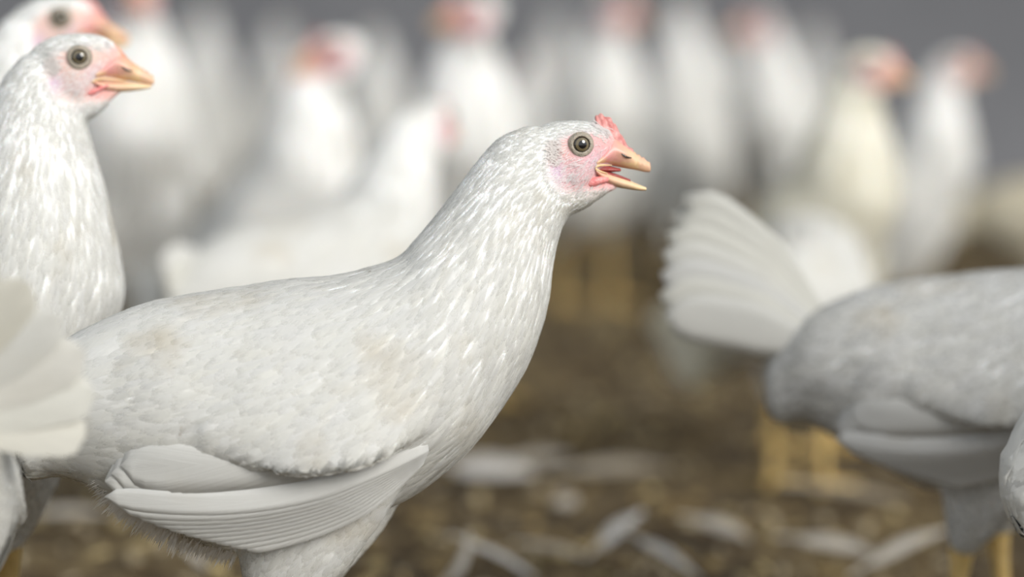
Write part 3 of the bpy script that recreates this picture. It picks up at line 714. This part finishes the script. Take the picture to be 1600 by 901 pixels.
    B0 = H(*tl['base'])
    for side in (-1, 1):
        for k in range(tl['n']):
            u = k / (tl['n'] - 1); an = R(tl['a0'] + (tl['a1'] - tl['a0']) * u); ln = tl['length'] * (1 - 0.10 * u * u) * rng.uniform(0.96, 1.03)
            r0 = (B0[0] + 4 * u, B0[1] + 8 - 20 * u); t0 = (r0[0] + ln * math.cos(an), r0[1] + ln * math.sin(an))
            sp_ = tl['spread']
            bl = blade(r0, t0, tl['width'], 0.72, 0, 0, 10, 5, phi, side, 0, -4, 1.2, lat=lambda x, z, u=u: 1.0 + u * (3 + sp_) * 0.8 + max(0, B0[0] - x) * 0.006 * sp_ * u)
            v2, f2, u2 = thicken(list(bl[0]), bl[1], bl[2], 0.5, side)
            link('tail_feather', mesh('tail_feather', mm(v2), f2, tintv(rng, base, 0.03, yel * 2), u2), root, [M['flight']])
    # --- shanks and feet
    if leg_show:
        for i, (K_, Fo) in enumerate(hocks):
            fw_ = F.root + F.h * (Fo.x * F.k / 1000) + F.n * (Fo.y * F.k / 1000); FEET.append((fw_.x, fw_.y, 0))
            up_ = Vector((0, 0, 1)); ank = Vector((Fo.x - 6, Fo.y, 12)); ax = (ank - K_).normalized(); fx = Vector((1, 0, 0)) - ax * ax.x; fx.normalize(); sx = ax.cross(fx)
            segs = []
            for v_, r_ in ((-0.12, 5), (0.0, 7.0), (0.1, 6.2), (0.3, 4.9), (0.7, 4.7), (0.92, 5.6), (1.0, 6.0)):
                c = K_.lerp(ank, v_); segs.append([*c, *(fx * r_ * 1.1), *(sx * r_ * 0.85)])
            pl = [loft(segs, 3, 14)]; claws = []
            for an, ln in ((0, 52), (38, 42), (-38, 42), (178, 22)):
                d_ = Vector((math.cos(R(an)), math.sin(R(an)), 0)); sd_ = Vector((-d_.y, d_.x, 0)); q_ = []
                for v_, h_, r_ in ((0, 9, 5.5), (0.25, 7.5, 4.6), (0.5, 6.5, 4.2), (0.75, 5, 3.9), (1.0, 4, 3.2)):
                    c = ank * 1.0; c = Vector((ank.x, ank.y, 0)) + d_ * ln * v_; q_.append([c.x, c.y, h_ * 0.75, 0, 0, r_ * 0.8, *(sd_ * r_)])
                pl.append(loft(q_, 2, 10)); e_ = Vector((ank.x, ank.y, 0)) + d_ * ln
                claws.append(loft([[e_.x, e_.y, 3, 0, 0, 2, *(sd_ * 1.8)], [*(e_ + d_ * 5 + Vector((0, 0, 2.2))), 0, 0, 1.3, *(sd_ * 1.1)], [*(e_ + d_ * 9 + Vector((0, 0, 0.8))), 0, 0, 0.5, *(sd_ * 0.4)]], 2, 8))
            a_, b_ = merge(pl); lg = link('leg', mesh('leg', mm(a_), b_), root, [M['leg']])
            if detail >= 2:
                for c_ in claws: link('claw', mesh('claw', mm(c_[0]), c_[1]), lg, [M['claw']])
    return root

# ------------------------------------------------------------------ the setting
m, t, b = mat('litter_ground', 0.95)
tcn = N(t, 'ShaderNodeTexCoord')
n1 = N(t, 'ShaderNodeTexNoise'); n1.inputs['Scale'].default_value = 60; n1.inputs['Detail'].default_value = 6
n2 = N(t, 'ShaderNodeTexNoise'); n2.inputs['Scale'].default_value = 6; n2.inputs['Detail'].default_value = 5
for q in (n1, n2): L(t, tcn.outputs['Object'], q.inputs['Vector'])
c1 = ramp(t, n1.outputs[0], [(0.3, (0.035, 0.022, 0.010)), (0.5, (0.14, 0.096, 0.038)), (0.72, (0.38, 0.29, 0.14))])
c2 = ramp(t, n2.outputs[0], [(0.38, (0.32, 0.29, 0.27)), (0.64, (1, 1, 1))])
L(t, mixc(t, 1.0, c1, c2, 'MULTIPLY'), b.inputs['Base Color']); bump(t, b, n1.outputs[0], 1.0, 0.01); M['ground'] = m
nx, ny = 170, 150; vs, fs = [], []
for j in range(ny):
    yy = -1.8 + 7.8 * j / (ny - 1)
    for i in range(nx):
        xx = -4 + 8 * i / (nx - 1); q = Vector((xx * 6, yy * 6, 0))
        vs.append((xx, yy, -0.006 + 0.010 * noise.noise(q) + 0.006 * noise.noise(q * 3)))
for j in range(ny - 1):
    for i in range(nx - 1): a_ = j * nx + i; fs.append((a_, a_ + 1, a_ + nx + 1, a_ + nx))
fl = link('floor', mesh('floor', vs, fs), None, [M['ground']]); fl['kind'] = 'structure'
m, t, b = mat('wall_paint', 0.8)
tcn = N(t, 'ShaderNodeTexCoord'); n1 = N(t, 'ShaderNodeTexNoise'); n1.inputs['Scale'].default_value = 1.2; n1.inputs['Detail'].default_value = 5; L(t, tcn.outputs['Object'], n1.inputs['Vector'])
L(t, ramp(t, n1.outputs[0], [(0.35, (0.22, 0.225, 0.245)), (0.65, (0.34, 0.345, 0.37))]), b.inputs['Base Color']); M['wall'] = m
def box(x0, y0, z0, x1, y1, z1):
    v_ = [(x, y, z) for x in (x0, x1) for y in (y0, y1) for z in (z0, z1)]
    return [Vector(q) for q in v_], [(0, 1, 3, 2), (4, 6, 7, 5), (0, 4, 5, 1), (2, 3, 7, 6), (0, 2, 6, 4), (1, 5, 7, 3)]
wl = link('wall_back', mesh('wall_back', *box(-4, 5.2, -0.05, 4, 5.35, 2.6)), None, [M['wall']], False); wl['kind'] = 'structure'

cl = link('shading_ceiling', mesh('shading_ceiling', *box(-4, 0.3, 2.9, 4, 5.35, 2.97)), None, [M['wall']], False); cl['kind'] = 'structure'  # unseen slab, added to keep sky light off the hens further back

# ------------------------------------------------------------------ the front bird
def sec_px(F, lst): return [sec_from(F.px(*a), F.px(*b_), w_) for a, b_, w_ in lst]
hen('chicken', 'white hen in sharp focus at the front, beak parted and neck stretched forward', HF, 0.0,
    sec_px(HF, NECK_H), HF.px(905, 224), tail=dict(base=(110, 610), a0=160, a1=200, n=5, length=48, width=22, spread=4), beak_open=1, detail=4, seed=3, group=None, dens=1.1)

# ------------------------------------------------------------------ the other birds
def frame(px, ratio, yaw, k=1.0):
    Y = 1.389 / ratio - 1.389; p = at_depth(px, 450, Y); return Frame(p.x, Y, R(yaw), k)
FB = frame(-90, 0.96, 3)
UPPHI = R(40)
NECK_U = sec_px(FB, [((-98, 372), (188, 486), 50), ((-68, 312), (188, 410), 46), ((-40, 256), (173, 335), 39), ((-24, 205), (158, 272), 31),
                     ((-10, 160), (146, 226), 25), ((4, 125), (135, 192), 20), ((26, 96), (122, 166), 17)])
EYE_U = FB.px(131, 89)
TAIL_U = dict(base=(110, 610), a0=150, a1=190, n=5, length=80, width=26, spread=7)
def upright(label, px, r_, yaw, k=1.0, hy=0, hp=0, detail=1, seed=1, **kw):
    hen('chicken', label, frame(px - 83 * r_ * math.cos(R(yaw)) * k, r_, yaw, k), kw.pop('phi', UPPHI), NECK_U, EYE_U, head_pitch=R(hp), head_yaw=R(hy), detail=detail, seed=seed, comb=kw.pop('comb', 0.75), tail=TAIL_U, upto=7, **kw)
def level(label, px, r_, yaw, k=1.0, hy=0, hp=0, detail=1, seed=1, **kw):
    hen('chicken', label, frame(px, r_, yaw, k), 0.0, kw.pop('neck', sec_px(HF, NECK_H)), kw.pop('eye', HF.px(905, 224)), head_pitch=R(hp), head_yaw=R(hy), detail=detail, seed=seed, **kw)
hen('chicken', 'upright white hen in focus at the left edge, with orange comb and closed beak', FB, UPPHI, NECK_U, EYE_U,
    detail=4, seed=11, group=None, legs=[((500, 700), (508, 925), (512, 1196)), ((545, 690), (540, 912), (560, 1196))], comb=0.35, warm=True, comb_mat='comb_orange', tail=TAIL_U, upto=7, dens=1.0)
level('blurred white hen at the right edge, its tail raised to the left', 1566, 0.87, -10, 0.94, detail=3, seed=21, group=None, dens=0.8,
      tail=dict(base=(120, 560), a0=139, a1=168, n=7, length=108, width=31, spread=8), base=(0.80, 0.80, 0.79))  # base darker than WHITE: this hen's shade is put into its plumage colour
def sec_dir(c, ang, rh, rw):
    a = H(*c); an = R(ang); return [a[0], 0, a[1], -math.sin(an) * rh, 0, math.cos(an) * rh, 0, rw, 0]
def turned(lst, a):
    out = []
    for q in lst:
        x, z = rotp(q[0], q[2], a); c, s_ = math.cos(a), math.sin(a); out.append([x, 0, z, q[3] * c - q[5] * s_, 0, q[3] * s_ + q[5] * c, 0, q[7], 0])
    return out
NECK_D = [sec_dir((715, 596), -22, 36, 45), sec_dir((762, 634), -38, 28, 34), sec_dir((800, 690), -55, 21, 26), sec_dir((828, 756), -66, 17, 20), sec_dir((850, 820), -70, 15, 17), sec_dir((862, 858), -68, 14, 16)]
NECK_DR = turned(NECK_D, R(-20))
hen('chicken', 'hen seen from behind at the left edge, fanned tail blurred before the sharp hen', frame(-178, 1.10, 116, 0.86), R(-20), NECK_DR, rotp(*H(880, 880), R(-20)), head_pitch=R(-65),
    detail=3, seed=31, group=None, dens=0.8, yel=0.15, wing_len=0.6, tail=dict(fan=1, base=(150, 615), n=6, length=90, width=29))
NECK_P = turned(sec_px(HF, NECK_H), R(15))
hen('chicken', 'rounded grey-white rear of a hen cut off at the lower right edge', frame(1996, 1.0, 4, 1.0), R(15), NECK_P, rotp(*HF.px(905, 224), R(15)),
    detail=2, seed=33, group=None, tail=dict(base=(150, 640), a0=178, a1=186, n=4, length=22, width=26, spread=7))
level('white hen just behind the front hen, its rump turned to the camera', 489, 0.68, 48, 0.97, hy=15, hp=-10, detail=2, seed=41, tail=dict(base=(130, 600), a0=165, a1=195, n=5, length=42, width=24, spread=4))
upright('tall blurred hen behind the sharp left hen, pink face at the top edge', -30, 0.84, 4, 1.06, detail=2, seed=51, warm=True)
upright('broad white breast of a blurred hen beside the focused left hen', 215, 0.50, -72, 1.16, hy=-20, seed=52)
upright('faint pale hen far back on the left, right of the broad white breast', 318, 0.29, 95, 1.12, seed=53)
upright('blurred hen with a coral face turned left, below the top edge at left centre', 462, 0.55, -38, 1.0, hy=-140, hp=-6, detail=1, seed=54, phi=R(32))
upright('blurred hen behind the front hen\'s back, pink face turned left at the top edge', 722, 0.50, -78, 1.10, hy=-100, seed=55)
upright('faint pale hen far back, between the front hen\'s head and the top edge', 812, 0.30, 60, 0.9, seed=56)
upright('blurred hen above the front hen\'s comb, pink face turned right at the top edge', 930, 0.37, -62, 1.12, hy=55, seed=57)
upright('faint grey-white hen right of the front hen\'s beak, far back, seen from behind', 1062, 0.34, 80, 1.12, seed=58)
upright('faint far hen with a brownish face turned left, above the raised tail', 1212, 0.36, -132, 1.07, hy=-40, seed=59)
upright('cream-breasted hen with orange beak turned right, upright behind the right hen\'s back', 1290, 0.57, -42, 0.965, hy=30, hp=-8, detail=2, seed=60, warm=True, base=(0.90, 0.88, 0.79))
upright('far hen at the right with an orange-brown face turned right, beyond the cream-breasted one', 1432, 0.44, -25, 0.94, hy=10, seed=61, warm=True)
level('pale hen hidden behind the raised tail, only its rump and yellow legs in view', 1252, 0.62, 76, 0.86, seed=62, neck=NECK_D, eye=H(880, 880), hp=-52, tail=dict(base=(150, 560), a0=135, a1=160, n=5, length=50, width=26, spread=7))
level('beige back of a far hen at the right edge below the grey wall', 1640, 0.40, 5, 0.78, seed=63, base=(0.78, 0.74, 0.62), neck=sec_px(HF, NECK_H))

upright('faint far hen between the coral-faced hen and the next pink face', 590, 0.30, 100, 1.02, seed=64)
upright('faint far hen farthest back, right of the grey-white one above the raised tail', 1128, 0.28, 85, 1.0, seed=65)
upright('faint far hen beneath the top edge, between two pink-faced hens at left centre', 430, 0.27, 80, 1.06, seed=66)
upright('faint far hen between the two hens directly above the front hen\'s head', 868, 0.26, 95, 1.10, seed=67)
upright('faint far hen left of the cream-breasted hen, near the wall', 1262, 0.26, 70, 1.04, seed=68)

# litter clumps: wood shavings, crumbs of droppings
def chips(name, n, cols, y0, y1, seed, smin, smax):
    rng = random.Random(seed); vs, fs, tn = [], [], []
    for _ in range(n):
        yy = y0 + (y1 - y0) * rng.random() ** 1.4; xx = rng.uniform(-0.42, 0.42) * (yy + 2.6); s_ = rng.uniform(smin, smax)
        if any((xx - fx) ** 2 + (yy - fy) ** 2 < (0.030 if fw else 0.078) ** 2 for fx, fy, fw in FEET): continue
        rz, rx, ry = rng.uniform(0, PI * 2), rng.gauss(0, 0.35), rng.gauss(0, 0.35)
        Mx = Matrix.Translation((xx, yy, rng.uniform(0.0, 0.006))) @ Matrix.Rotation(rz, 4, 'Z') @ Matrix.Rotation(rx, 4, 'X') @ Matrix.Rotation(ry, 4, 'Y')
        v_ = [(-1, -.5, -.2), (1, -.45, -.15), (.8, .5, -.2), (-.9, .4, -.2), (-.8, -.35, .25), (.7, -.4, .35), (.6, .35, .3), (-.7, .3, .2)]
        o = len(vs); c = rng.choice(cols)
        for q in v_:
            q = Vector(q) * s_; q = Vector((q.x * rng.uniform(.7, 1.3), q.y * rng.uniform(.7, 1.3), q.z)); vs.append(Mx @ q); tn.append(c)
        fs += [tuple(o + i for i in f) for f in [(0, 3, 2, 1), (4, 5, 6, 7), (0, 1, 5, 4), (1, 2, 6, 5), (2, 3, 7, 6), (3, 0, 4, 7)]]
    return mesh(name, vs, fs, tn)
m, t, b = mat('litter_chip', 0.95); at = N(t, 'ShaderNodeAttribute'); at.attribute_name = 'tint'
tcn = N(t, 'ShaderNodeTexCoord'); n1 = N(t, 'ShaderNodeTexNoise'); n1.inputs['Scale'].default_value = 150; L(t, tcn.outputs['Object'], n1.inputs['Vector'])
L(t, mixc(t, 1.0, at.outputs['Color'], ramp(t, n1.outputs[0], [(0.3, (0.7, 0.7, 0.7)), (0.7, (1, 1, 1))]), 'MULTIPLY'), b.inputs['Base Color']); M['chip'] = m
ch = link('floor_litter', chips('floor_litter', 22000, [(0.09, 0.056, 0.020), (0.23, 0.165, 0.07), (0.34, 0.25, 0.11), (0.50, 0.40, 0.20), (0.09, 0.058, 0.028), (0.05, 0.03, 0.014), (0.42, 0.35, 0.23)], -0.9, 4.2, 5, 0.002, 0.008), None, [M['chip']], False)
ch['kind'] = 'stuff'; ch['label'] = 'loose brown wood-shaving litter covering the barn floor'; ch['category'] = 'litter'

# ------------------------------------------------------------------ moulted feathers lying in the litter
def fallen(label, px, py, ang, ln, wd, bend, seed, dull=0.0, pitch=0):
    rng = random.Random(seed); p = on_ground(px, py, 0.012); vs, fs, uv = [], [], []; rows, cols = 14, 7
    for i in range(rows + 1):
        v = i / rows; wv = wd * (max(0.02, math.sin(PI * min(1, v * 1.1)) ** 0.6 if v < 0.9 else 0.45 * (1 - (v - 0.9) / 0.1) + 0.03)); cx = bend * math.sin(PI * v)
        if v < 0.12: wv = wd * 0.04
        for j in range(cols):
            u = -1 + 2 * j / (cols - 1); vs.append(Vector((ln * (v - 0.5), cx + wv * u * 0.5, 0.002 * math.sin(PI * v) + 0.12 * wd * (1 - u * u) + rng.uniform(0, 0.0008)))); uv.append((0.5 + 0.5 * u, v))
    for i in range(rows):
        for j in range(cols - 1): a_ = i * cols + j; fs.append((a_, a_ + 1, a_ + cols + 1, a_ + cols))
    n_ = len(vs); vs += [v - Vector((0, 0, 0.0006)) for v in vs]; fs += [tuple(n_ + q for q in reversed(f)) for f in fs]; uv += uv
    c = (0.80 - 0.25 * dull, 0.80 - 0.30 * dull, 0.80 - 0.38 * dull)
    o = link('fallen_feather', mesh('fallen_feather', vs, fs, c, uv), None, [M['flight']])
    q_ = [[ln * (v - 0.5), bend * math.sin(PI * v), 0.002 * math.sin(PI * v) + 0.12 * wd + 0.0006, 0, 0, 0.0011 * (1.15 - v), 0, 0.0011 * (1.15 - v), 0] for v in (-0.18, 0, 0.2, 0.4, 0.6, 0.8, 0.97)]
    a_, b_ = loft(q_, 2, 6); link('quill', mesh('quill', a_, b_, (0.78, 0.74, 0.66), [(0.5, 0.5)] * len(a_)), o, [M['flight']])
    tl_ = rng.choice((1, 1, 0.4)) * 26; o.location = (p.x, p.y, 0.006 + wd * 0.2 + abs(math.sin(R(pitch))) * ln * 0.5); o.rotation_euler = (R(tl_), -R(pitch), R(ang))
    o['label'] = label; o['category'] = 'feather'; o['group'] = 'moulted feathers in the litter'
for a in [('bright white feather tilted up to the right, below the front hen\'s beak', 968, 852, 10, .042, .014, .002, 1, 0, 38),
          ('white feather slanting down right, beside the bright tilted one', 1040, 893, -12, .052, .010, .003, 2, .15, -30),
          ('narrow bluish-white feather slanting down right, nearest the bottom edge', 780, 892, -10, .052, .010, .003, 3, 0, -26),
          ('curved cream feather at the bottom edge, left of the narrow bluish one', 712, 905, 20, .040, .009, -.008, 4, .4, 62),
          ('broad pale feather lying level just under the front hen\'s breast', 765, 738, -6, .070, .030, .004, 5, .25, -3),
          ('greyish feather lying behind the broad pale one', 840, 720, 12, .050, .022, .004, 6, .7, 4),
          ('tan-grey feather lying level left of the yellow-legged hen', 965, 732, 3, .080, .018, .004, 7, 1.1, 2),
          ('small round pale feather below the tan-grey one', 885, 780, 40, .020, .016, .001, 8, .7, 5),
          ('pale feather lying below the yellow feet', 1125, 832, -24, .045, .014, .003, 9, .7, -14),
          ('grey-white feather lying level under the right hen\'s wing', 1305, 858, -14, .060, .015, .003, 10, .6, -8),
          ('pale feather slanting up right beside the right hen\'s leg', 1415, 876, 20, .066, .012, .003, 11, .6, 20),
          ('thin grey feather lying level near the bottom centre', 870, 860, -20, .045, .010, .002, 12, .9, -8),
          ('cream feather lying in the litter left of the front hen\'s rump', 110, 794, -3, .060, .010, .002, 13, .6, 0),
          ('small cream feather under the front hen\'s belly', 305, 882, -20, .020, .008, .002, 14, .7, -40),
          ('dull feather on the dark litter behind the yellow feet', 1335, 776, -18, .080, .016, .003, 15, 1.3, -6)]:
    fallen(*a)
